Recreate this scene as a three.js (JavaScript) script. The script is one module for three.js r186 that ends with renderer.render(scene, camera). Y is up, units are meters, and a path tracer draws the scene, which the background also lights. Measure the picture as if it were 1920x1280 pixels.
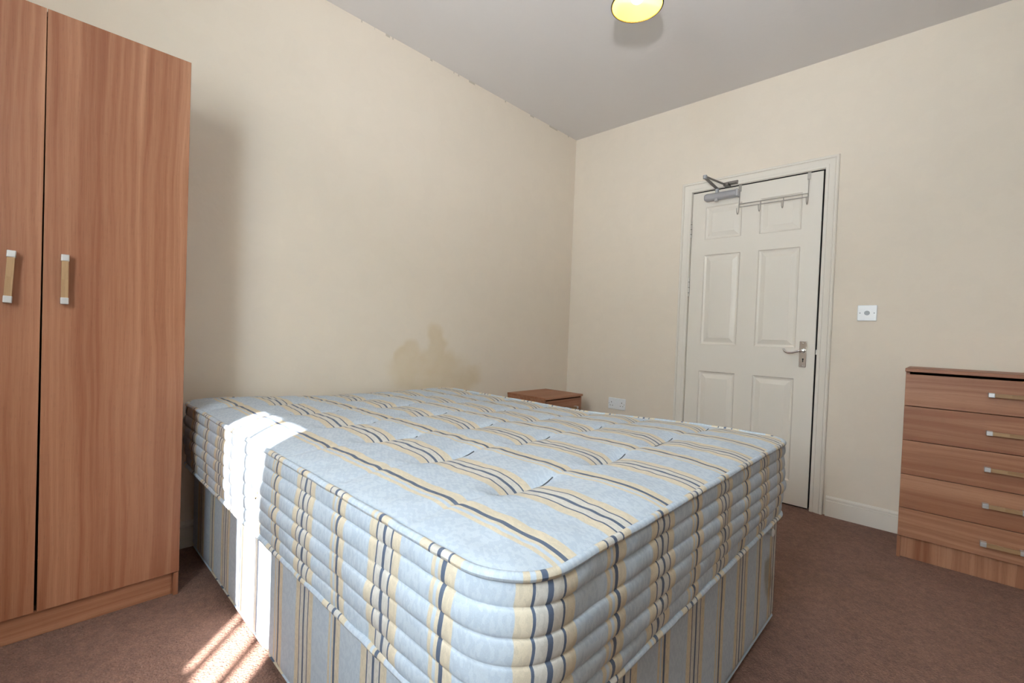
import * as THREE from 'three';
import { RoundedBoxGeometry } from 'three/addons/geometries/RoundedBoxGeometry.js';
import { mergeGeometries, toCreasedNormals } from 'three/addons/utils/BufferGeometryUtils.js';
import { RectAreaLightUniformsLib } from 'three/addons/lights/RectAreaLightUniformsLib.js';

RectAreaLightUniformsLib.init();
const scene = new THREE.Scene();
const renderer = new THREE.WebGLRenderer({ antialias: true });
renderer.toneMapping = THREE.LinearToneMapping;
renderer.shadowMap.enabled = true;

// ---------------------------------------------------------------- camera
// the room corner at floor level is the origin: x along the door wall, z along the bed-head wall, metres
const camera = new THREE.PerspectiveCamera(2 * Math.atan(640 / 857.9) * 180 / Math.PI, 1920 / 1280, 0.05, 60);
camera.position.set(2.355, 0.975, 3.16);
camera.rotation.set(-0.0183, 0.763, 0.0378, 'YXZ');
scene.add(camera);

// ---------------------------------------------------------------- sky, sun, daylight, exposure
renderer.toneMappingExposure = 1.36;
scene.background = new THREE.Color().setRGB(1.6, 1.9, 2.4);
const SUN_A = 43.5 * Math.PI / 180, SUN_E = 36 * Math.PI / 180;
const sun = new THREE.DirectionalLight(new THREE.Color().setRGB(1, 0.98, 0.95), 38);
sun.name = 'sun';
sun.target.position.set(0.8, 0.2, 2.7);
sun.position.set(0.8 + 10 * Math.sin(SUN_A) * Math.cos(SUN_E), 0.2 + 10 * Math.sin(SUN_E), 2.7 + 10 * Math.cos(SUN_A) * Math.cos(SUN_E));
sun.castShadow = true;
sun.shadow.mapSize.set(4096, 4096);
sun.shadow.radius = 1.6;
Object.assign(sun.shadow.camera, { left: -3, right: 3, top: 3, bottom: -3, near: 1, far: 16 });
scene.add(sun, sun.target);

const ROOM = { x: 4.1, z: 4.0, h: 2.627 };
const WIN = { x0: 1.46, x1: 2.52, y0: 1.06, y1: 2.265 };
// daylight of the sky, filling the window opening just outside the glass
const skyLight = new THREE.RectAreaLight(new THREE.Color().setRGB(0.74, 0.88, 1.0), 27, WIN.x1 - WIN.x0 - 0.08, WIN.y1 - WIN.y0 - 0.08);
skyLight.name = 'window_daylight';
skyLight.position.set((WIN.x0 + WIN.x1) / 2, (WIN.y0 + WIN.y1) / 2, 4.115);
skyLight.lookAt((WIN.x0 + WIN.x1) / 2, (WIN.y0 + WIN.y1) / 2, 0);
scene.add(skyLight);
// the photographer's flash, just above the lens and turned up: it throws the lamp shade's shadow on the ceiling and fills the room off the ceiling
const flash = new THREE.SpotLight(new THREE.Color().setRGB(0.97, 0.98, 1), 7.5, 0, 0.8, 0.8);
flash.name = 'camera_flash';
flash.position.set(2.35, 1.27, 3.19);
flash.target.position.set(1.5, 2.627, 1.9);
flash.castShadow = true;
flash.shadow.radius = 1.5;
scene.add(flash, flash.target);

// ---------------------------------------------------------------- helpers
let seedState = 12345;
const rnd = () => { seedState = (seedState * 1664525 + 1013904223) >>> 0; return seedState / 4294967296; };
const clamp = (v, a = 0, b = 1) => Math.min(b, Math.max(a, v));
const smooth = (a, b, v) => { const t = clamp((v - a) / (b - a)); return t * t * (3 - 2 * t); };
const lerp = (a, b, t) => a + (b - a) * t;
function hash(i, j, s) { let h = (i * 374761393 + j * 668265263 + s * 2147483647) | 0; h = Math.imul(h ^ (h >>> 13), 1274126177); h ^= h >>> 16; return (h >>> 0) / 4294967296; }
function noise(x, y, px = 0, py = 0, s = 1) {            // value noise, periodic when px, py are given
  const i = Math.floor(x), j = Math.floor(y), fx = x - i, fy = y - j, u = fx * fx * (3 - 2 * fx), v = fy * fy * (3 - 2 * fy);
  const w = (a, p) => p ? ((a % p) + p) % p : a;
  const i0 = w(i, px), i1 = w(i + 1, px), j0 = w(j, py), j1 = w(j + 1, py);
  return lerp(lerp(hash(i0, j0, s), hash(i1, j0, s), u), lerp(hash(i0, j1, s), hash(i1, j1, s), u), v);
}
function fbm(x, y, o = 4, px = 0, py = 0, s = 1) {
  let a = 0.5, t = 0, n = 0;
  for (let k = 0; k < o; k++) { t += a * noise(x, y, px, py, s + k * 17); n += a; a *= 0.5; x *= 2; y *= 2; px *= 2; py *= 2; }
  return t / n;
}
function texture(w, h, f, color = true) {
  const d = new Uint8Array(w * h * 4);
  for (let j = 0; j < h; j++) for (let i = 0; i < w; i++) {
    const c = f((i + 0.5) / w, (j + 0.5) / h), k = (j * w + i) * 4;
    d[k] = clamp(c[0]) * 255; d[k + 1] = clamp(c[1]) * 255; d[k + 2] = clamp(c[2]) * 255; d[k + 3] = 255;
  }
  const t = new THREE.DataTexture(d, w, h, THREE.RGBAFormat);
  t.wrapS = t.wrapT = THREE.RepeatWrapping; t.magFilter = THREE.LinearFilter; t.minFilter = THREE.LinearMipmapLinearFilter; t.generateMipmaps = true;
  if (color) t.colorSpace = THREE.SRGBColorSpace;
  t.needsUpdate = true;
  return t;
}
const hex = (s) => [1, 3, 5].map((k) => parseInt(s.slice(k, k + 2), 16) / 255);
const mix3 = (a, b, t) => [lerp(a[0], b[0], t), lerp(a[1], b[1], t), lerp(a[2], b[2], t)];
const mul3 = (a, k) => [a[0] * k, a[1] * k, a[2] * k];

const used = new Map();
function numbered(n) { const k = used.get(n) ?? 0; used.set(n, k + 1); return k ? n + '_' + String(k).padStart(3, '0') : n; }
function mesh(name, g, m, parent) {
  const o = new THREE.Mesh(g, m); o.name = parent ? name : numbered(name); o.castShadow = o.receiveShadow = true; (parent ?? scene).add(o); return o;
}
function tag(o, label, category, kind, group) { o.userData.label = label; o.userData.category = category; if (kind) o.userData.kind = kind; if (group) o.userData.group = group; return o; }
function thing(name, label, category, kind) { const o = new THREE.Group(); o.name = numbered(name); scene.add(o); return tag(o, label, category, kind); }
// uv in metres by the dominant axis of the normal; grain is the axis that v follows
function metreUV(g, grain = 'y', ox = 0, oy = 0) {
  const p = g.attributes.position, n = g.attributes.normal, uv = new Float32Array(p.count * 2);
  for (let i = 0; i < p.count; i++) {
    const a = [Math.abs(n.getX(i)), Math.abs(n.getY(i)), Math.abs(n.getZ(i))], P = { x: p.getX(i), y: p.getY(i), z: p.getZ(i) };
    const drop = a[0] >= a[1] && a[0] >= a[2] ? 'x' : a[1] >= a[2] ? 'y' : 'z';
    let [c, v] = { x: ['z', 'y'], y: ['x', 'z'], z: ['x', 'y'] }[drop];
    if (grain !== drop && v !== grain) [c, v] = [v, c];
    uv[2 * i] = P[c] + ox; uv[2 * i + 1] = P[v] + oy;
  }
  g.setAttribute('uv', new THREE.BufferAttribute(uv, 2));
  return g;
}
function box(x0, x1, y0, y1, z0, z1, r = 0.0012, grain = 'y', ox = 0, oy = 0) {
  const w = x1 - x0, h = y1 - y0, d = z1 - z0;
  const g = r > 0 ? new RoundedBoxGeometry(w, h, d, 2, Math.min(r, w / 2.1, h / 2.1, d / 2.1)) : new THREE.BoxGeometry(w, h, d);
  g.translate((x0 + x1) / 2, (y0 + y1) / 2, (z0 + z1) / 2);
  return metreUV(g.index ? g.toNonIndexed() : g, grain, ox, oy);
}
const merge = (list) => mergeGeometries(list.map((g) => { const q = g.index ? g.toNonIndexed() : g; for (const k of Object.keys(q.attributes)) if (!['position', 'normal', 'uv'].includes(k)) q.deleteAttribute(k); return q; }));
function tube(points, r, seg = 24, rad = 10) {
  return new THREE.TubeGeometry(new THREE.CatmullRomCurve3(points.map((p) => new THREE.Vector3(...p)), false, 'catmullrom', 0.1), seg, r, rad, false);
}
function cyl(r0, r1, h, at, axis = 'y', seg = 24) {
  const g = new THREE.CylinderGeometry(r0, r1, h, seg);
  if (axis === 'x') g.rotateZ(Math.PI / 2); if (axis === 'z') g.rotateX(Math.PI / 2);
  return g.translate(...at);
}
// a profile [(outwards, height)] swept along a polyline of stations with mitred corners; f(station, a, b) gives the point
function sweepGrid(rows, cols, f, closeRows = false) {
  const pos = [], uv = [], idx = [];
  for (let i = 0; i < rows; i++) for (let j = 0; j < cols; j++) { const q = f(i, j); pos.push(q[0], q[1], q[2]); uv.push(q[3] ?? 0, q[4] ?? 0); }
  for (let i = 0; i < rows - 1; i++) for (let j = 0; j < cols - 1; j++) { const a = i * cols + j, b = a + 1, c = a + cols, d = c + 1; idx.push(a, c, b, b, c, d); }
  const g = new THREE.BufferGeometry();
  g.setAttribute('position', new THREE.Float32BufferAttribute(pos, 3)); g.setAttribute('uv', new THREE.Float32BufferAttribute(uv, 2)); g.setIndex(idx);
  g.computeVertexNormals();
  return g;
}

// ---------------------------------------------------------------- materials
const WALL = hex('#e8dccc');
const STAIN = hex('#c8ac7c');
function plaster(u, v, s) { const n = fbm(u * 40, v * 26, 3, 0, 0, s) - 0.5; return mul3(WALL, 1 + 0.016 * n); }
// left wall: u follows z over 4 m, v follows y over 2.627 m; a brown water stain above the bed head and chipped paint under the ceiling
const wallLeftTex = texture(2048, 1344, (u, v) => {
  const z = u * 4, y = v * ROOM.h;
  let c = plaster(u, v, 5);
  if (z > 0.8 && z < 2.1 && y > 0.5 && y < 1.2) {
    const wx = z + 0.10 * (fbm(z * 9, y * 9, 4, 0, 0, 31) - 0.5), wy = y + 0.10 * (fbm(z * 9, y * 9, 4, 0, 0, 77) - 0.5);
    const blob = (cz, cy, rz, ry) => 1 - Math.hypot((wx - cz) / rz, (wy - cy) / ry);
    const a = Math.max(blob(1.42, 0.70, 0.36, 0.20), blob(1.38, 0.88, 0.10, 0.16), blob(1.60, 0.80, 0.11, 0.13), blob(1.18, 0.66, 0.22, 0.12));
    const t = smooth(0.0, 0.45, a) * (0.75 + 0.5 * (fbm(z * 14, y * 14, 3, 0, 0, 9) - 0.5));
    c = mix3(c, STAIN, 0.36 * t);
  }
  if (y > ROOM.h - 0.012) { const k = fbm(z * 26, 3, 3, 0, 0, 4); if (k > 0.68) c = mix3(c, hex('#a59c8e'), 0.5); }
  return c;
});
wallLeftTex.wrapS = wallLeftTex.wrapT = THREE.ClampToEdgeWrapping;
wallLeftTex.repeat.set(1 / 4, 1 / ROOM.h);
const wallTex = texture(512, 512, (u, v) => mul3(WALL, 1 + 0.016 * (fbm(u * 24, v * 24, 3, 24, 24, 6) - 0.5)));
wallTex.repeat.set(0.6, 0.6);
const plasterBump = texture(512, 512, (u, v) => { const n = fbm(u * 48, v * 48, 4, 48, 48, 8); return [n, n, n]; }, false);
plasterBump.repeat.set(1.1, 1.1);
const M = {};
M.wallLeft = new THREE.MeshStandardMaterial({ map: wallLeftTex, roughness: 0.72, bumpMap: plasterBump, bumpScale: 0.0004 });
M.wall = new THREE.MeshStandardMaterial({ map: wallTex, roughness: 0.72, bumpMap: plasterBump, bumpScale: 0.0004 });
M.ceiling = new THREE.MeshStandardMaterial({ color: '#dfdbd9', roughness: 0.9, bumpMap: plasterBump, bumpScale: 0.0005 });
M.gloss = new THREE.MeshStandardMaterial({ color: '#e8e1d6', roughness: 0.38 });
const doorGrain = texture(256, 512, (u, v) => { const n = 0.6 * fbm(u * 60, v * 6, 3, 60, 6, 3) + 0.4 * fbm(u * 20, v * 3, 2, 20, 3, 14); return [n, n, n]; }, false);
doorGrain.repeat.set(2.5, 1.6);
M.door = new THREE.MeshStandardMaterial({ color: '#e8e1d6', roughness: 0.42, bumpMap: doorGrain, bumpScale: 0.0007 });

const CARPET = hex('#836457');
const carpetTex = texture(2048, 2048, (u, v) => {
  const x = u * ROOM.x, z = v * ROOM.z;
  const fine = hash(Math.floor(u * 1400), Math.floor(v * 1700), 3) - 0.5, mid = fbm(x * 60, z * 60, 2, 0, 0, 21) - 0.5, big = fbm(x * 3.2, z * 3.2, 4, 0, 0, 41) - 0.5;
  let c = mul3(CARPET, 1 + 0.20 * fine + 0.16 * mid + 0.16 * big);
  const w = fbm(x * 7, z * 7, 4, 0, 0, 51) - 0.5;
  const st = (cx, cz, r) => smooth(0, 0.9, 1 - Math.hypot(x - cx + 0.16 * w, z - cz - 0.16 * w) / r);
  const dirt = (0.3 + 1.4 * Math.abs(w)) * Math.max(0.8 * st(2.13, 0.70, 0.10), 0.5 * st(2.03, 0.95, 0.16), 0.5 * st(2.28, 1.55, 0.09));
  return mix3(c, hex('#5f4a38'), 0.55 * dirt);
});
carpetTex.wrapS = carpetTex.wrapT = THREE.ClampToEdgeWrapping;
carpetTex.repeat.set(1 / ROOM.x, 1 / ROOM.z);
const pileBump = texture(512, 512, (u, v) => { const n = 0.7 * noise(u * 150, v * 150, 150, 150, 5) + 0.3 * noise(u * 60, v * 60, 60, 60, 15); return [n, n, n]; }, false);
pileBump.repeat.set(2, 2);
M.carpet = new THREE.MeshStandardMaterial({ map: carpetTex, roughness: 1, bumpMap: pileBump, bumpScale: 0.004 });

// laminate wood: u across the grain (0.6 m), v along it (2 m)
function woodTexture(seed, tone) {
  return texture(768, 1024, (u, v) => {
    const x = u * 0.6, y = v * 2;
    const warp = 0.05 * (fbm(x * 5, y * 1.3, 3, 0, 0, seed) - 0.5) + 0.010 * (fbm(x * 22, y * 5, 2, 0, 0, seed + 3) - 0.5);
    const ring = fbm((x + warp) * 75, y * 0.5 + 9 * warp, 3, 0, 0, seed + 5) - 0.5;
    const fibre = noise(x * 900, y * 16, 0, 0, seed + 7) - 0.5, band = fbm(x * 9, y * 0.5, 3, 0, 0, seed + 11) - 0.5, pore = noise(x * 1500, y * 40, 0, 0, seed + 19);
    let c = mix3(tone[0], tone[1], clamp(0.48 + 0.95 * ring + 0.9 * band + 0.22 * fibre));
    if (pore > 0.86) c = mul3(c, 0.94);
    return c;
  });
}
const TONE = [hex('#b58567'), hex('#895337')];
const woodA = woodTexture(3, TONE), woodB = woodTexture(29, TONE);
for (const t of [woodA, woodB]) { t.repeat.set(1 / 0.6, 1 / 2); t.wrapS = t.wrapT = THREE.MirroredRepeatWrapping; }
M.wood = new THREE.MeshStandardMaterial({ map: woodA, roughness: 0.46 });
M.wood2 = new THREE.MeshStandardMaterial({ map: woodB, roughness: 0.46 });
const woodG = woodTexture(61, [hex('#ad8d68'), hex('#94714d')]);
woodG.repeat.set(1 / 0.6, 1 / 2);
M.grip = new THREE.MeshStandardMaterial({ map: woodG, roughness: 0.5 });
M.inside = new THREE.MeshStandardMaterial({ color: '#5d4634', roughness: 0.8 });
M.satin = new THREE.MeshStandardMaterial({ color: '#cfd0d1', metalness: 0.75, roughness: 0.38 });
M.chrome = new THREE.MeshStandardMaterial({ color: '#d8d8d8', metalness: 1, roughness: 0.12 });
M.steel = new THREE.MeshStandardMaterial({ color: '#b9b4ad', metalness: 0.85, roughness: 0.35 });
M.silver = new THREE.MeshStandardMaterial({ color: '#b0b1b6', metalness: 0.4, roughness: 0.4 });
M.arm = new THREE.MeshStandardMaterial({ color: '#8b8580', metalness: 0.75, roughness: 0.4 });
M.dark = new THREE.MeshStandardMaterial({ color: '#1d1b1a', roughness: 0.8 });
M.plastic = new THREE.MeshStandardMaterial({ color: '#eef0f2', roughness: 0.3 });
M.greyPlastic = new THREE.MeshStandardMaterial({ color: '#9ea2a8', roughness: 0.4 });

// striped ticking: one repeat is 0.337 m; u = 0 on the single navy stripe, u = 0.5 on the middle of the triple stripe
const PERIOD = 0.337;
const BLUE = hex('#c0ccd8'), BLUE2 = hex('#b0bece'), CREAM = hex('#d3c8b3'), PALE = hex('#cecbc4'), NAVY = hex('#5a677d');
function stripe(t) {                                      // t in metres from the single stripe, -P/2..P/2
  const a = Math.abs(t), m = PERIOD / 2 - a;              // m: distance from the middle of the triple stripe
  if (a < 0.0045) return [NAVY, 0];
  if (t > 0 && t < 0.026) return [CREAM, 0];
  if (t < 0 && t > -0.0125) return [CREAM, 0];
  if (t < 0 && t > -0.0205) return [BLUE, 0.4];
  if (t < 0 && t > -0.0300) return [CREAM, 0];
  if (m < 0.0042 || Math.abs(m - 0.0245) < 0.0021) return [NAVY, 0];
  if (m < 0.0245) return [PALE, 0];
  if (m < 0.050) return [CREAM, 0];
  return [BLUE, 1];
}
const tickTex = texture(1024, 1024, (u, v) => {
  const q = ((u + 0.5) % 1) - 0.5;
  let [c, damask] = stripe(q * PERIOD);
  const fl = fbm(u * 64 + 1.6 * fbm(u * 24, v * 24, 2, 24, 24, 8), v * 40, 2, 64, 40, 12);
  const flame = smooth(0.46, 0.54, fl + 0.07 * Math.sin((u * 31 + v * 19) * 2 * Math.PI));
  if (damask) c = mix3(c, BLUE2, 0.5 * damask * flame);
  else c = mul3(c, 1 + 0.04 * (flame - 0.5));
  const weave = hash(Math.floor(u * 512), Math.floor(v * 512), 2) - 0.5;
  return mul3(c, 1 + 0.05 * weave);
});
const tickRough = texture(512, 512, (u, v) => {
  const fl = fbm(u * 64 + 1.6 * fbm(u * 24, v * 24, 2, 24, 24, 8), v * 40, 2, 64, 40, 12);
  const flame = smooth(0.46, 0.54, fl + 0.07 * Math.sin((u * 31 + v * 19) * 2 * Math.PI));
  const r = lerp(0.50, 0.72, flame); return [r, r, r];
}, false);
M.tick = new THREE.MeshStandardMaterial({ map: tickTex, roughness: 1, roughnessMap: tickRough, side: THREE.DoubleSide });
M.tickStained = new THREE.MeshStandardMaterial({ map: tickTex, roughness: 0.75, vertexColors: true, side: THREE.DoubleSide });
M.thread = new THREE.MeshStandardMaterial({ color: '#5a5d60', roughness: 0.9 });
M.cream = new THREE.MeshStandardMaterial({ color: '#d9cdb4', roughness: 0.6 });

// ---------------------------------------------------------------- the room
const T = 0.12, H = ROOM.h, X = ROOM.x, Z = ROOM.z, OUT = 0.2;
const structure = (name, g, m, label, category) => tag(mesh(name, g, m), label, category, 'structure');
structure('floor', box(-T, X + T, -0.1, 0, -1.4, Z + OUT, 0, 'z'), M.carpet, 'worn brown mauve fitted carpet', 'floor');
structure('ceiling', box(-T, X + T, H, H + 0.1, -1.4, Z + OUT, 0, 'z'), M.ceiling, 'plain off white painted ceiling', 'ceiling');
structure('wall_left', box(-T, 0, 0, H, -T, Z + OUT, 0), M.wallLeft, 'cream wall behind the bed head with a brown stain', 'wall');
structure('wall_right', box(X, X + T, 0, H, -T, Z + OUT, 0), M.wall, 'cream painted side wall beyond the chest of drawers', 'wall');
const DR = { x0: 1.0247, x1: 1.7867, y0: 0.008, y1: 1.988 };            // door leaf
const OP = { x0: DR.x0 - 0.035, x1: DR.x1 + 0.043, y1: DR.y1 + 0.036 };  // hole in the wall
structure('wall_back', merge([box(-T, OP.x0, 0, H, -T, 0, 0), box(OP.x1, X + T, 0, H, -T, 0, 0), box(OP.x0, OP.x1, OP.y1, H, -T, 0, 0)]), M.wall, 'cream wall with the white panelled door', 'wall');
structure('wall_front', merge([box(-T, WIN.x0, 0, H, Z, Z + OUT, 0), box(WIN.x1, X + T, 0, H, Z, Z + OUT, 0), box(WIN.x0, WIN.x1, 0, WIN.y0, Z, Z + OUT, 0), box(WIN.x0, WIN.x1, WIN.y1, H, Z, Z + OUT, 0)]), M.wall, 'cream wall with the window, opposite the door', 'wall');
structure('wall_hall', merge([box(-T, X + T, 0, H, -1.4, -1.3, 0), box(-T, 0, 0, H, -1.3, -T, 0), box(X, X + T, 0, H, -1.3, -T, 0)]), M.wall, 'unlit hall walls behind the door', 'wall');

// skirting boards: profile of a plain board, a groove and a rounded top
function skirting(name, len, place, label) {
  const s = new THREE.Shape();
  [[0, 0], [0.018, 0], [0.018, 0.082], [0.0185, 0.086], [0.010, 0.0885], [0.0100, 0.0955], [0.0145, 0.0985], [0.0135, 0.1055], [0.008, 0.111], [0, 0.112]].forEach(([a, b], i) => i ? s.lineTo(a, b) : s.moveTo(a, b));
  const g = new THREE.ExtrudeGeometry(s, { depth: len, bevelEnabled: false });
  const o = structure(name, g, M.gloss, label, 'skirting');
  place(o);
}
skirting('baseboard_back', X - 1.876, (o) => { o.position.set(1.876, 0, 0); o.rotation.y = Math.PI / 2; o.scale.x = -1; }, 'white skirting board between door and chest');
skirting('baseboard_back', 0.950, (o) => { o.position.set(0, 0, 0); o.rotation.y = Math.PI / 2; o.scale.x = -1; }, 'white skirting board left of the door behind the bed');
skirting('baseboard_left', Z, (o) => { o.position.set(0, 0, 0); }, 'white skirting board along the bed head wall');
skirting('baseboard_right', Z, (o) => { o.position.set(X, 0, 0); o.scale.x = -1; }, 'white skirting board on the side wall');
skirting('baseboard_front', X, (o) => { o.position.set(0, 0, Z); o.rotation.y = Math.PI / 2; }, 'white skirting board under the window');

// door lining with stops, a dark smoke seal let into its head
const headSeal = new THREE.Mesh(box(DR.x0, DR.x1 + 0.008, DR.y1 + 0.0035, DR.y1 + 0.0065, -0.04, -0.001, 0), M.dark);
headSeal.name = 'seal'; headSeal.castShadow = headSeal.receiveShadow = true;
structure('trim_1', merge([
  box(OP.x0, DR.x0 - 0.003, 0, OP.y1, -T, 0.0, 0), box(DR.x1 + 0.009, OP.x1, 0, OP.y1, -T, 0.0, 0), box(OP.x0, OP.x1, DR.y1 + 0.006, OP.y1, -T, 0.0, 0),
  box(DR.x0 - 0.003, DR.x0 + 0.012, 0, DR.y1 + 0.006, -0.085, -0.047, 0), box(DR.x1 - 0.006, DR.x1 + 0.009, 0, DR.y1 + 0.006, -0.085, -0.047, 0), box(DR.x0, DR.x1, DR.y1 - 0.010, DR.y1 + 0.006, -0.085, -0.047, 0),
]), M.gloss, 'white door lining around the door leaf', 'door frame').add(headSeal);
// architrave: moulded profile swept up, across and down with mitres
{
  const prof = [[0, 0], [0, 0.010], [0.003, 0.013], [0.010, 0.0145], [0.016, 0.0145], [0.018, 0.011], [0.024, 0.0125], [0.036, 0.0165], [0.046, 0.0185], [0.049, 0.0155], [0.0525, 0.0215], [0.060, 0.0225], [0.064, 0.020], [0.066, 0.015], [0.066, 0]];
  const xi0 = DR.x0 - 0.004, xi1 = DR.x1 + 0.011, yi = DR.y1 + 0.008;
  const g = sweepGrid(prof.length, 4, (i, j) => {
    const [o, h] = prof[i];
    return [j < 2 ? xi0 - o : xi1 + o, j === 0 || j === 3 ? 0 : yi + o, h];
  });
  structure('trim_2', toCreasedNormals(g.toNonIndexed(), 0.5), M.gloss, 'white moulded architrave framing the door', 'architrave');
}

// ---------------------------------------------------------------- door
{
  const d = thing('door_1', 'closed white six panel door with chrome lever handle', 'door', 'structure');
  const { x0, x1, y0, y1 } = DR;
  const cols = [[1.118, 1.347], [1.458, 1.684]], rows = [[0.150, 0.765], [0.950, 1.555], [1.662, 1.880]];
  const s = new THREE.Shape([[x0, y0], [x1, y0], [x1, y1], [x0, y1]].map((q) => new THREE.Vector2(...q)));
  for (const [a, b] of cols) for (const [c, e] of rows) s.holes.push(new THREE.Path([[a, c], [a, e], [b, e], [b, c]].map((q) => new THREE.Vector2(...q))));
  const face = new THREE.ExtrudeGeometry(s, { depth: 0.034, bevelEnabled: true, bevelThickness: 0.002, bevelSize: 0.0015, bevelOffset: -0.0015, bevelSegments: 1 });
  face.translate(0, 0, -0.034 - 0.004);
  mesh('leaf', metreUV(face), M.door, d);
  const prof = [[0, -0.003], [0.004, -0.0075], [0.012, -0.010], [0.016, -0.0105], [0.020, -0.0095], [0.040, -0.0035], [0.044, -0.0022]];
  for (const [a, b] of cols) for (const [c, e] of rows) {
    const loop = (k) => { const [o, z] = prof[k]; return [[a + o, c + o, z], [b - o, c + o, z], [b - o, e - o, z], [a + o, e - o, z], [a + o, c + o, z]]; };
    const g = sweepGrid(prof.length, 5, (i, j) => loop(i)[j]);
    g.setIndex(Array.from(g.index.array).reverse());
    const last = prof[prof.length - 1], f = new THREE.PlaneGeometry(b - a - 2 * last[0], e - c - 2 * last[0]).translate((a + b) / 2, (c + e) / 2, last[1]);
    const back = box(a, b, c, e, -0.034, -0.022, 0);
    const q = merge([g.toNonIndexed(), f, back]); q.computeVertexNormals();
    mesh('panel', metreUV(q), M.door, d);
  }
  for (const [a, b] of [[1.684, 1.798], [1.277, 1.402], [0.16, 0.28]]) {
    const h = mesh('hinge', merge([cyl(0.0055, 0.0055, b - a, [x0 - 0.001, (a + b) / 2, 0.006], 'y', 12), box(x0 - 0.003, x0 + 0.001, a, b, -0.03, 0.003, 0)]), M.steel, d);
    for (const t of [0.2, 0.5, 0.8]) mesh('knuckle_joint', cyl(0.0058, 0.0058, 0.003, [x0 - 0.001, lerp(a, b, t), 0.006], 'y', 12), M.dark, h);
  }
  // lever handle on a backplate
  const plate = mesh('handle_plate', box(1.708, 1.746, 0.838, 0.992, -0.002, 0.007, 0.003), M.chrome, d);
  mesh('lever', merge([cyl(0.011, 0.013, 0.02, [1.727, 0.935, 0.016], 'z'), tube([[1.727, 0.935, 0.02], [1.727, 0.935, 0.05], [1.715, 0.933, 0.056], [1.685, 0.923, 0.057], [1.660, 0.921, 0.057], [1.645, 0.928, 0.056], [1.637, 0.940, 0.054]], 0.0062, 60, 12), new THREE.SphereGeometry(0.0065, 12, 8).translate(1.637, 0.940, 0.054)]), M.chrome, plate);
  mesh('keyhole', merge([cyl(0.0045, 0.0045, 0.002, [1.729, 0.886, 0.0072], 'z'), box(1.7268, 1.7312, 0.868, 0.886, 0.006, 0.0082, 0)]), M.dark, plate);
  for (const y of [0.982, 0.848]) mesh('screw', cyl(0.003, 0.003, 0.002, [1.727, y, 0.0075], 'z', 12), M.steel, plate);
  mesh('latch', box(x1 - 0.002, x1 + 0.008, 0.915, 0.945, -0.026, -0.008, 0.001), M.steel, d);
  mesh('edge_seal', box(x1 - 0.0015, x1 + 0.0025, y0, y1, -0.036, -0.004, 0), M.dark, d);
  mesh('bottom_seal', box(x0 + 0.004, x1 - 0.004, 0.001, 0.012, -0.034, -0.012, 0), M.dark, d);
  // overhead closer
  const c = thing('tmp', '', ''); scene.remove(c); c.name = 'door_closer'; c.userData = {}; d.add(c);
  const body = new THREE.Shape();
  body.absarc(0, 0, 0.023, 0, Math.PI * 2);
  const cb = new RoundedBoxGeometry(0.218, 0.047, 0.05, 4, 0.018).translate(1.222, 1.936, 0.024);
  mesh('body', cb, M.silver, c);
  mesh('end_cap', new RoundedBoxGeometry(0.016, 0.049, 0.052, 4, 0.007).translate(1.326, 1.936, 0.024), M.silver, c);
  mesh('valve_knob', cyl(0.011, 0.013, 0.016, [1.196, 1.910, 0.036], 'y'), M.satin, c);
  mesh('spindle', cyl(0.011, 0.011, 0.05, [1.196, 1.965, 0.03], 'y'), M.silver, c);
  const bar = (p, q, w, t) => { const a = new THREE.Vector3(...p), b = new THREE.Vector3(...q), g = new RoundedBoxGeometry(a.distanceTo(b) + w, t, w, 2, 0.002); const m4 = new THREE.Matrix4().makeRotationY(-Math.atan2(b.z - a.z, b.x - a.x)); return g.applyMatrix4(m4).translate((p[0] + q[0]) / 2, (p[1] + q[1]) / 2, (p[2] + q[2]) / 2); };
  mesh('main_arm', bar([1.196, 1.986, 0.03], [1.214, 1.986, 0.285], 0.02, 0.006), M.arm, c);
  mesh('fore_arm', bar([1.214, 1.994, 0.285], [1.258, 1.994, 0.055], 0.013, 0.008), M.arm, c);
  mesh('elbow', cyl(0.012, 0.012, 0.02, [1.214, 1.990, 0.285], 'y'), M.silver, c);
  mesh('bracket', merge([box(1.248, 1.322, 2.002, 2.022, 0.012, 0.022, 0.002), box(1.246, 1.278, 1.986, 2.006, 0.016, 0.066, 0.002), box(1.256, 1.322, 1.998, 2.004, 0.014, 0.05, 0.001)]), M.arm, c);
}

// over-door hook rack of bent wire
{
  const r = thing('over_door_hook_rack', 'thin wire over-door rack with four coat hooks hanging on the white door', 'hook rack');
  const z = 0.0085;
  for (const x of [1.332, 1.716]) {
    mesh('strap', merge([box(x - 0.009, x + 0.009, 1.948, 1.990, 0.0005, 0.0022, 0.0004), box(x - 0.009, x + 0.009, 1.9888, 1.9905, -0.036, 0.0022, 0.0004)]), M.steel, r);
    mesh('hanger_wire', tube([[x, 1.955, 0.004], [x, 1.9, 0.006], [x, 1.846, z]], 0.0024, 16, 8), M.steel, r);
  }
  for (const y of [1.866, 1.846]) mesh('rail', tube([[1.330, y, z], [1.718, y, z]], 0.0026, 4, 8), M.steel, r);
  for (const x of [1.331, 1.459, 1.587, 1.715]) mesh('hook', tube([[x, 1.868, z + 0.002], [x, 1.83, z + 0.002], [x - 0.001, 1.806, z + 0.006], [x - 0.001, 1.797, z + 0.018], [x - 0.001, 1.806, z + 0.032], [x - 0.001, 1.832, z + 0.040]], 0.0026, 32, 8), M.steel, r);
}

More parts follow.
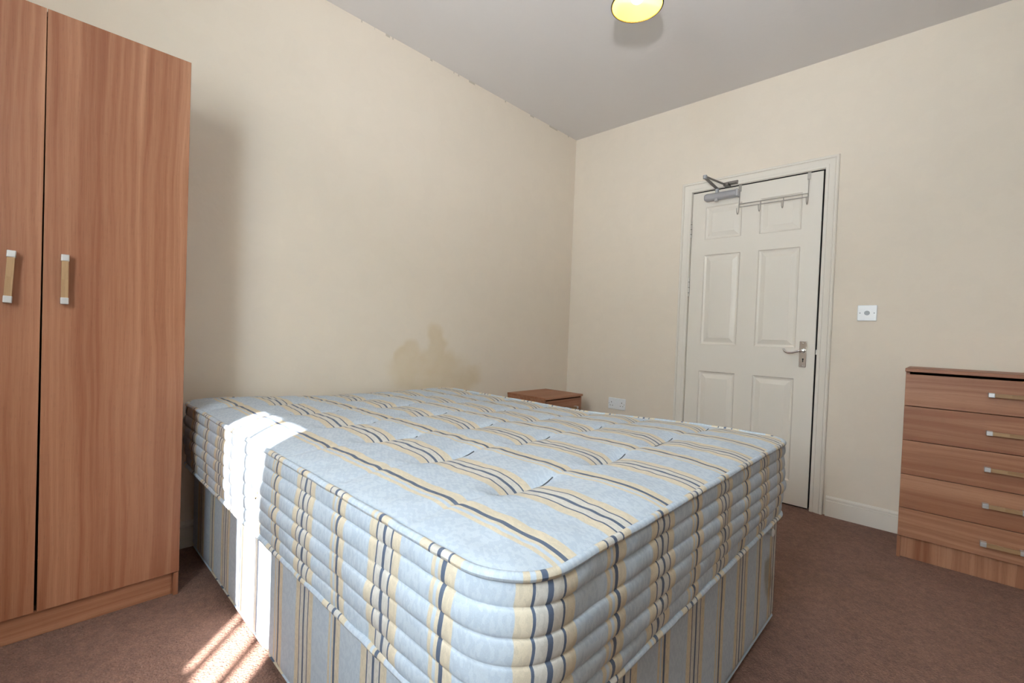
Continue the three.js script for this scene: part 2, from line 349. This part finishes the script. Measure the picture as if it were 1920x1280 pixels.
// ---------------------------------------------------------------- window behind the camera, with a curtain drawn over one half
{
  const w = thing('window_1', 'white framed window with slim upright glazing bars', 'window', 'structure');
  const { x0, x1, y0, y1 } = WIN, f = 0.045, z0 = 4.04, z1 = 4.10;
  mesh('frame', merge([box(x0, x0 + f, y0, y1, z0, z1), box(x1 - f, x1, y0, y1, z0, z1), box(x0, x1, y0, y0 + f, z0, z1), box(x0, x1, y1 - f, y1, z0, z1)]), M.plastic, w);
  for (const [x, k] of [[2.039, 0.010], [2.174, 0.013]]) mesh('glazing_bar', box(x - k, x + k, y0, y1, 4.060, 4.080), M.plastic, w);
  const glass = new THREE.MeshPhysicalMaterial({ color: '#ffffff', transmission: 1, thickness: 0, roughness: 0, ior: 1.5 });
  mesh('pane', box(x0 + 0.02, 2.039, y0 + 0.02, y1 - 0.02, 4.068, 4.072, 0), glass, w);
  mesh('pane', box(2.039, 2.174, y0 + 0.02, y1 - 0.02, 4.068, 4.072, 0), glass, w);
  mesh('pane', box(2.174, x1 - 0.02, y0 + 0.02, y1 - 0.02, 4.068, 4.072, 0), glass, w);
  mesh('sill', box(x0 - 0.06, x1 + 0.06, y0 - 0.03, y0, 3.905, 4.06, 0.006), M.gloss, w);
  // two curtains, not quite drawn: their leading edges hang askew and leave a gap for the sun
  const cm = new THREE.MeshPhysicalMaterial({ color: '#e9e2d4', roughness: 1, transmission: 0.35, thickness: 0, side: THREE.DoubleSide });
  const lead = (a, b, y) => lerp(a, b, clamp((y - 1.2) / 0.9) ** 2);
  const drape = (label, outer, a, b, ph) => {
    const c = thing('curtain', label, 'curtain');
    mesh('cloth', sweepGrid(24, 70, (i, j) => { const y = lerp(0.93, 2.375, i / 23), x = lerp(outer, lead(a, b, y), j / 69); return [x, y, 3.955 + 0.016 * Math.sin(j * 0.62 + ph) + 0.005 * Math.sin(j * 1.7 + y)]; }), cm, c);
  };
  drape('pale curtain on the wardrobe side of the window', 1.36, 1.869, 1.83, 0);
  drape('pale curtain at the chest side of the window', 2.66, 2.146, 2.25, 1);
  const cr = thing('curtain_rail', 'slim metal curtain rail above the window', 'curtain rail');
  mesh('rail', cyl(0.009, 0.009, 1.36, [2.01, 2.385, 3.955], 'x'), M.steel, cr);
  for (const x of [1.40, 2.62]) mesh('bracket', box(x - 0.01, x + 0.01, 2.375, 2.41, 3.945, 4.0), M.steel, cr);
}

// ---------------------------------------------------------------- wardrobe
// handle: wooden grip between two square metal ends; axis 'y' upright, 'z' or 'x' level; faces +n
function handle(parent, at, len, axis, n, tilt = 0) {
  const g = new THREE.Group(); g.name = 'handle'; parent.add(g); g.position.set(...at);
  if (n === 'x') g.rotation.y = Math.PI / 2;
  const e = 0.020, w = 0.0185, zf = 0.030, up = axis === 'up';
  const B = (a0, a1, b0, b1, c0, c1, r, o) => up ? box(b0, b1, a0, a1, c0, c1, r, 'y', o) : box(a0, a1, b0, b1, c0, c1, r, 'x', o);
  const s = new THREE.Group();
  mesh('handle_grip', B(-len / 2 + e - 0.001, len / 2 - e + 0.001, -w / 2 + 0.0012, w / 2 - 0.0012, zf - 0.012, zf - 0.001, 0.001, rnd()), M.grip, g);
  for (const k of [-1, 1]) mesh('handle_end', B(k > 0 ? len / 2 - e : -len / 2, k > 0 ? len / 2 : -len / 2 + e, -w / 2, w / 2, 0, zf, 0.002), M.satin, g);
  g.rotation.z = tilt;
  return g;
}
{
  const w = thing('wardrobe', 'tall two door cherry wood wardrobe against the cream wall', 'wardrobe');
  const xf = 0.403, z0 = 2.791, zm = 3.1465, z1 = 3.503, top = 1.876, t = 0.015;
  mesh('side_panel', box(0.022, xf - 0.018, 0, top - 0.002, z0 + 0.001, z0 + 0.001 + t), M.wood2, w);
  mesh('side_panel', box(0.022, xf - 0.018, 0, top - 0.002, z1 - 0.001 - t, z1 - 0.001), M.wood2, w);
  mesh('top_panel', box(0.022, xf - 0.018, top - 0.002 - t, top - 0.002, z0 + 0.001 + t, z1 - 0.001 - t, 0.001, 'z'), M.wood2, w);
  mesh('bottom_panel', box(0.022, xf - 0.018, 0.082, 0.082 + t, z0 + 0.001 + t, z1 - 0.001 - t, 0.001, 'z'), M.inside, w);
  mesh('back_panel', box(0.0195, 0.022, 0.02, top - 0.004, z0 + 0.003, z1 - 0.003, 0), M.inside, w);
  mesh('plinth', box(xf - 0.034, xf - 0.019, 0, 0.081, z0 + 0.0165, z1 - 0.0165, 0.001, 'z', 0.3), M.wood2, w);
  mesh('plinth_edge', box(xf - 0.019, xf - 0.002, 0, 0.081, z0 + 0.001, z0 + 0.0155, 0.0008, 'y'), M.wood, w);
  const dr = (a, b, o, name) => mesh(name, box(xf - 0.0165, xf, 0.083, top, a, b, 0.0012, 'y', o, 0.12), M.wood, w);
  const d1 = dr(z0, zm - 0.0032, -2.75, 'door'), d2 = dr(zm + 0.0032, z1, -2.98, 'door');
  { const th = 0.0027, c = Math.cos(th), n = Math.sin(th), py = 0.083, pz = zm + 0.0032; d2.rotation.x = -th; d2.position.set(0, py - (c * py + n * pz), pz - (-n * py + c * pz)); }   // hangs a little out of true: the gap narrows towards the top
  handle(d1, [xf, 1.0855, 3.0975], 0.149, 'up', 'x');
  handle(d2, [xf, 1.081, 3.2125], 0.149, 'up', 'x', -0.045);
}

// ---------------------------------------------------------------- chest of drawers
{
  const c = thing('chest_of_drawers', 'five drawer cherry wood chest by the skirting board', 'chest');
  const x0 = 2.212, x1 = 2.892, zf = 0.352, zb = 0.024, top = 0.882;
  mesh('top_panel', box(x0 - 0.002, x1 + 0.002, top - 0.016, top, zb, zf + 0.004, 0.0015, 'x'), M.wood, c);
  for (const [a, b] of [[x0, x0 + 0.015], [x1 - 0.015, x1]]) mesh('side_panel', box(a, b, 0, top - 0.016, zb, zf - 0.018, 0.001, 'y', a), M.wood2, c);
  mesh('side_edge', box(x0, x0 + 0.0125, 0, 0.097, zf - 0.018, zf - 0.003, 0.0008), M.wood, c);
  mesh('back_panel', box(x0 + 0.015, x1 - 0.015, 0.02, top - 0.016, zb, zb + 0.004, 0), M.inside, c);
  mesh('plinth', box(x0 + 0.0135, x1 - 0.0135, 0, 0.097, zf - 0.033, zf - 0.018, 0.001, 'y', 0.1), M.wood2, c);
  const ys = [0.100, 0.2335, 0.3905, 0.549, 0.7075, 0.8560];
  for (let k = 0; k < 5; k++) {
    const d = mesh('drawer', merge([box(x0 + 0.001, x1 - 0.001, ys[k] + 0.0015, ys[k + 1] - 0.0015, zf - 0.0165, zf, 0.0014, 'x', 0.17 * k + 0.03, -2.1 + 0.21 * k), box(x0 + 0.03, x1 - 0.03, ys[k] + 0.02, ys[k + 1] - 0.03, zb + 0.01, zf - 0.0165, 0, 'x')]), k % 2 ? M.wood : M.wood2, c);
    handle(d, [2.548, [0.1585, 0.3215, 0.4755, 0.629, 0.790][k], zf], 0.135, 'level', 'z');
  }
}

// ---------------------------------------------------------------- bedside cabinet
{
  const c = thing('bedside_cabinet', 'small cherry wood bedside cabinet in the corner beyond the bed', 'cabinet');
  const x0 = 0.024, x1 = 0.378, z0 = 0.312, z1 = 0.748, top = 0.540;
  mesh('top_panel', box(x0, x1 + 0.006, top - 0.015, top, z0 - 0.004, z1 + 0.003, 0.0015, 'z'), M.wood, c);
  for (const [a, b] of [[z0, z0 + 0.015], [z1 - 0.015, z1]]) mesh('side_panel', box(x0, x1 - 0.003, 0, top - 0.015, a, b, 0.001, 'y', 0.4), M.wood2, c);
  mesh('back_panel', box(x0, x0 + 0.004, 0.02, top - 0.015, z0 + 0.015, z1 - 0.015, 0), M.inside, c);
  mesh('plinth', box(x1 - 0.035, x1 - 0.02, 0, 0.07, z0 + 0.015, z1 - 0.015), M.wood2, c);
  const ys = [0.075, 0.225, 0.373, 0.517];
  for (let k = 0; k < 3; k++) {
    const d = mesh('drawer', box(x1 - 0.0165, x1 - 0.0005, ys[k] + 0.0015, ys[k + 1] - 0.0015, z0 + 0.0165, z1 - 0.0165, 0.0012, 'z', 0.2 * k), M.wood, c);
    handle(d, [x1 - 0.0005, (ys[k] + ys[k + 1]) / 2 + 0.004, 0.455], 0.13, 'level', 'x');
  }
}

// ---------------------------------------------------------------- bed: divan base in two halves, striped mattress
// points round a rounded rectangle, starting on the z1 side at x = start and walking towards +x, then -z
function outline(x0, x1, z0, z1, r, start, step) {
  const pts = [], seg = (len, f) => { const n = Math.max(2, Math.ceil(len / step)); for (let i = 0; i < n; i++) pts.push([...f(i / n), len * i / n]); return len; };
  let s = 0; const all = [];
  const run = (len, f) => { const n = Math.max(2, Math.ceil(len / step)); for (let i = 0; i < n; i++) { const q = f(i / n); all.push({ x: q[0], z: q[1], nx: q[2], nz: q[3], s: s + len * i / n }); } s += len; };
  const arc = (cx, cz, a0) => run(Math.PI * r / 2, (t) => { const a = a0 - t * Math.PI / 2; return [cx + r * Math.cos(a), cz + r * Math.sin(a), Math.cos(a), Math.sin(a)]; });
  run(x1 - r - start, (t) => [lerp(start, x1 - r, t), z1, 0, 1]); arc(x1 - r, z1 - r, Math.PI / 2);
  run(z1 - z0 - 2 * r, (t) => [x1, lerp(z1 - r, z0 + r, t), 1, 0]); arc(x1 - r, z0 + r, 0);
  run(x1 - x0 - 2 * r, (t) => [lerp(x1 - r, x0 + r, t), z0, 0, -1]); arc(x0 + r, z0 + r, -Math.PI / 2);
  run(z1 - z0 - 2 * r, (t) => [x0, lerp(z0 + r, z1 - r, t), -1, 0]); arc(x0 + r, z1 - r, Math.PI);
  run(start - x0 - r, (t) => [lerp(x0 + r, start, t), z1, 0, 1]);
  all.push({ ...all[0], s });
  return all;
}
{
  const b = thing('divan_base', 'blue and cream striped fabric divan base under the mattress', 'bed base');
  const z0 = 1.338, z1 = 2.682, y0 = 0.022, y1 = 0.386;
  const half = (xa, xb, zero, stained) => {
    const start = xa + 0.023, o = outline(xa, xb, z0, z1, 0.022, start, 0.02), rows = 22;
    const body = sweepGrid(rows, o.length, (i, j) => {
      const y = lerp(y0, y1, i / (rows - 1)), p = o[j], e = Math.max(0, 0.012 - Math.min(y - y0, y1 - y)) * 0.5;
      const slack = 0.0022 * (fbm(p.s * 4, y * 9, 2, 0, 0, 44) - 0.5);
      return [p.x - p.nx * (e - slack), y, p.z - p.nz * (e - slack), (p.s + start - zero) / PERIOD, y / PERIOD];
    });
    const cap = new THREE.Shape(o.map((p) => new THREE.Vector2(p.x, -p.z)));
    const topG = new THREE.ShapeGeometry(cap).rotateX(-Math.PI / 2).translate(0, y1 - 0.001, 0), botG = new THREE.ShapeGeometry(cap).rotateX(-Math.PI / 2).translate(0, y0 + 0.001, 0);
    const g = merge([body, topG, botG]);
    // brown stain with a ragged outline low on the far end of the foot side
    const p = g.attributes.position, col = new Float32Array(p.count * 3).fill(1);
    if (stained) for (let i = 0; i < p.count; i++) {
      const x = p.getX(i), y = p.getY(i), z = p.getZ(i);
      if (x < xb - 0.03) continue;
      const n = fbm(z * 25, y * 18, 3, 0, 0, 71) - 0.5;
      const k = smooth(0, 0.5, 1 - Math.hypot((z - 1.435 + 0.08 * n) / 0.05, (y - 0.20 + 0.12 * n) / 0.11)) * 0.75;
      col[3 * i] = 1 - 0.45 * k; col[3 * i + 1] = 1 - 0.58 * k; col[3 * i + 2] = 1 - 0.72 * k;
    }
    g.setAttribute('color', new THREE.BufferAttribute(col, 3));
    const m = mesh('base_section', g, M.tickStained, b);
    for (const [cx, cz] of [[xa + 0.012, z1 - 0.03], [xb - 0.06, z1 - 0.06], [xa + 0.06, z0 + 0.06], [xb - 0.06, z0 + 0.06]]) mesh('castor', cyl(0.013, 0.013, 0.024, [cx, 0.012, cz], 'y', 16), M.dark, m);
    return m;
  };
  half(0.046, 0.952, 0.700, false);
  const foot = half(0.955, 1.945, 1.378, true);
  mesh('knob', new THREE.LatheGeometry([[0, 0], [0.006, 0], [0.006, 0.008], [0.012, 0.011], [0.0135, 0.016], [0.011, 0.020], [0, 0.021]].map((q) => new THREE.Vector2(...q)), 20).rotateZ(-Math.PI / 2).translate(1.943, 0.352, 1.472), M.plastic, foot);
}
{
  const m = thing('mattress', 'blue and cream striped tufted double mattress on the divan', 'mattress');
  const x0 = 0.055, x1 = 1.965, z0 = 1.322, z1 = 2.728, r = 0.105, yb = 0.397;
  const edgeY = (x, z) => 0.637 - 0.031 * Math.max(Math.exp(-(x - 0.05) / 0.38) * smooth(2.68, 2.0, z), smooth(1.78, 1.0, x) * smooth(2.2, 1.4, z));
  const start = x0 + r + 0.001, o = outline(x0, x1, z0, z1, r, start, 0.012);
  // border: five quilted bands between the two piped edges
  const seams = [0, 0.165, 0.33, 0.50, 0.66, 0.83, 1], per = 8, vs = [];
  for (let k = 0; k < seams.length - 1; k++) for (let i = 0; i < per; i++) vs.push([lerp(seams[k], seams[k + 1], i / per), i / per, k]);
  vs.push([1, 0, 6]);
  const border = sweepGrid(vs.length, o.length, (i, j) => {
    const [v, t, k] = vs[i], p = o[j], y = lerp(yb, edgeY(p.x, p.z), v);
    const fat = k === 5 ? 0.007 : 0.0056, pucker = 0.006 * (fbm(p.s * 9, k * 7.3, 3, 0, 0, 90) - 0.5) + 0.003 * (fbm(p.s * 26, y * 30, 2, 0, 0, 91) - 0.5);
    const bulge = k === 6 ? 0 : fat * Math.pow(Math.sin(Math.PI * t), 0.95) + pucker * Math.sin(Math.PI * t) * 2;
    const lean = 0.010 * Math.sin(Math.PI * v);
    const dip = -0.004 * Math.sin(2 * Math.PI * t);
    return [p.x + p.nx * (bulge + lean - 0.004), y + dip, p.z + p.nz * (bulge + lean - 0.004), (p.s + start - 1.825) / PERIOD + 0.004 * Math.sin(2 * Math.PI * t + 0.8), y / PERIOD];
  });
  mesh('border', border, M.tick, m);
  // top panel with tufted dents across the stripes
  const rowsX = [1.70, 1.43, 1.165, 0.90, 0.63, 0.36], colsZ = [2.415, 2.085, 1.765, 1.46];
  const topY = (x, z) => {
    const dx = Math.min(x - x0, x1 - x), dz = Math.min(z - z0, z1 - z), d = Math.max(0, Math.min(dx, dz));
    let y = edgeY(x, z) + 0.019 * (1 - Math.exp(-d / 0.045));
    let dent = 0;
    rowsX.forEach((xr, a) => { for (let c = 0; c < 4; c++) {
      const zc = colsZ[c] + 0.012 * (hash(a, c, 5) - 0.5), xx = xr + 0.016 * (hash(a, c, 6) - 0.5) + 0.02 * (z - zc);
      const dep = 0.022 + 0.008 * hash(a, c, 7);
      dent = Math.max(dent, dep * (0.72 * Math.exp(-Math.abs(x - xx) / 0.020) + 0.28 * Math.exp(-Math.abs(x - xx) / 0.055)) * Math.exp(-Math.pow((z - zc) / 0.105, 4)));
    }
    dent = Math.max(dent, 0.006 * Math.exp(-Math.abs(x - xr) / 0.012) * smooth(0, 0.03, d)); });
    y -= dent * smooth(0, 0.05, d);
    y += smooth(0, 0.06, d) * (0.006 * (fbm(x * 9, z * 5, 3, 0, 0, 61) - 0.5) + 0.007 * (fbm(x * 22, z * 12, 2, 0, 0, 62) - 0.5));
    return y;
  };
  const nx = 260, nz = 190;
  const xr = (z) => { const e = Math.max(0, z0 + r - z, z - (z1 - r)); const k = r - Math.sqrt(Math.max(0, r * r - e * e)); return [x0 + k, x1 - k]; };
  const topG = sweepGrid(nz + 1, nx + 1, (i, j) => {
    const tz = i / nz, z = lerp(z0, z1, 0.5 - 0.5 * Math.cos(Math.PI * lerp(0.06, 0.94, tz)) / Math.cos(Math.PI * 0.06)), [a, b] = xr(z), x = lerp(a, b, j / nx);
    return [x, topY(x, z), z, (2.608 - z) / PERIOD, x / PERIOD];
  });
  mesh('top_panel', topG, M.tick, m);
  rowsX.forEach((xr0, a) => { for (let c = 0; c < 4; c++) {
    const zc = colsZ[c] + 0.012 * (hash(a, c, 5) - 0.5), xc = xr0 + 0.016 * (hash(a, c, 6) - 0.5), q = [];
    for (let k = -5; k <= 5; k++) { const z = zc + k * 0.0185, x = xc + 0.02 * (z - zc); q.push([x, topY(x, z) + 0.0032, z]); }
    mesh('tuft_stitch', tube(q, 0.0013, 20, 6), M.thread, m);
  } });
  const cap = new THREE.ShapeGeometry(new THREE.Shape(o.map((p) => new THREE.Vector2(p.x, -p.z)))).rotateX(-Math.PI / 2).translate(0, yb, 0);
  mesh('bottom_panel', cap, M.tick, m);
  for (const top of [true, false]) {
    const rr = 0.0075;
    const g = sweepGrid(13, o.length, (i, j) => { const a = i / 12 * Math.PI * 2, p = o[j], y = top ? edgeY(p.x, p.z) + 0.002 : yb, w = 0.0022 * (noise(p.s * 30, top ? 3 : 8) - 0.5); return [p.x + p.nx * (rr * Math.cos(a) + 0.001), y + rr * Math.sin(a) + w, p.z + p.nz * (rr * Math.cos(a) + 0.001), (p.s + start - 1.825) / PERIOD + 0.53, a * 0.01]; });
    mesh('piping', g, M.tick, m);
  }
  mesh('vent', merge([cyl(0.010, 0.010, 0.006, [1.012, 0.513, 2.741], 'z', 20)]), M.cream, m);
}

// ---------------------------------------------------------------- wall fittings and ceiling lamp
{
  const s = thing('light_switch', 'white square switch plate with round grey button beside the door', 'switch');
  mesh('plate', new RoundedBoxGeometry(0.086, 0.086, 0.011, 3, 0.004).translate(2.021, 1.158, 0.0055), M.plastic, s);
  mesh('button', cyl(0.0125, 0.0125, 0.005, [2.021, 1.158, 0.012], 'z', 28), M.greyPlastic, s);
  for (const k of [-1, 1]) mesh('screw', cyl(0.0032, 0.0032, 0.002, [2.021 + k * 0.031, 1.158, 0.0112], 'z', 14), M.greyPlastic, s);
}
{
  const s = thing('double_socket', 'white double wall socket between the bedside cabinet and the door', 'socket');
  const cx = 0.497, cy = 0.455;
  mesh('plate', new RoundedBoxGeometry(0.148, 0.088, 0.012, 3, 0.004).translate(cx, cy, 0.006), M.plastic, s);
  for (const k of [-1, 1]) {
    mesh('rocker', new RoundedBoxGeometry(0.016, 0.026, 0.006, 2, 0.002).translate(cx + k * 0.014, cy + 0.022, 0.0135), M.plastic, s);
    const x = cx + k * 0.045;
    mesh('pin_holes', merge([box(x - 0.002, x + 0.002, cy + 0.006, cy + 0.015, 0.011, 0.0125, 0), box(x - 0.014, x - 0.007, cy - 0.017, cy - 0.013, 0.011, 0.0125, 0), box(x + 0.007, x + 0.014, cy - 0.017, cy - 0.013, 0.011, 0.0125, 0)]), M.dark, s);
    mesh('screw', cyl(0.003, 0.003, 0.002, [cx + k * 0.066, cy, 0.0122], 'z', 12), M.greyPlastic, s);
  }
}
{
  const l = thing('ceiling_lamp', 'lit pendant lamp with dark rimmed dome shade under the ceiling', 'lamp');
  const cx = 1.4715, cz = 1.636, y = 2.20, R = 0.092;
  const at = (g) => g.translate(cx, y, cz);
  const pts = []; for (let i = 0; i <= 20; i++) { const a = i / 20 * Math.PI / 2 * 0.88; pts.push(new THREE.Vector2(R * Math.cos(a), 0.075 * Math.sin(a))); }
  const outer = new THREE.MeshStandardMaterial({ color: '#3d3119', roughness: 0.5, side: THREE.DoubleSide });
  const inner = new THREE.MeshStandardMaterial({ color: '#f0d468', roughness: 0.7, side: THREE.DoubleSide });
  mesh('shade', at(new THREE.LatheGeometry(pts, 56)), outer, l);
  mesh('shade_lining', at(new THREE.LatheGeometry(pts.map((p) => new THREE.Vector2(Math.max(0.001, p.x - 0.002), p.y - 0.002)), 56)), inner, l);
  mesh('rim', at(new THREE.TorusGeometry(R, 0.0026, 10, 72).rotateX(Math.PI / 2)), outer, l);
  mesh('cord', at(cyl(0.004, 0.004, H - y - 0.10, [0, (H - y) / 2 + 0.05, 0])), M.plastic, l);
  mesh('lamp_holder', at(cyl(0.018, 0.022, 0.05, [0, 0.082, 0])), M.plastic, l);
  mesh('ceiling_rose', at(cyl(0.03, 0.042, 0.03, [0, H - y - 0.0155, 0])), M.plastic, l);
  const bulb = new THREE.MeshStandardMaterial({ color: '#ffffff', emissive: new THREE.Color().setRGB(1, 0.86, 0.58), emissiveIntensity: 3 });
  mesh('bulb', at(new THREE.SphereGeometry(0.026, 24, 16).translate(0, 0.034, 0)), bulb, l);
  const p = new THREE.PointLight(new THREE.Color().setRGB(1, 0.84, 0.50), 0.13);
  p.name = 'bulb_light'; p.position.set(cx, y + 0.034, cz); p.castShadow = true; scene.add(p);
}

renderer.render(scene, camera);
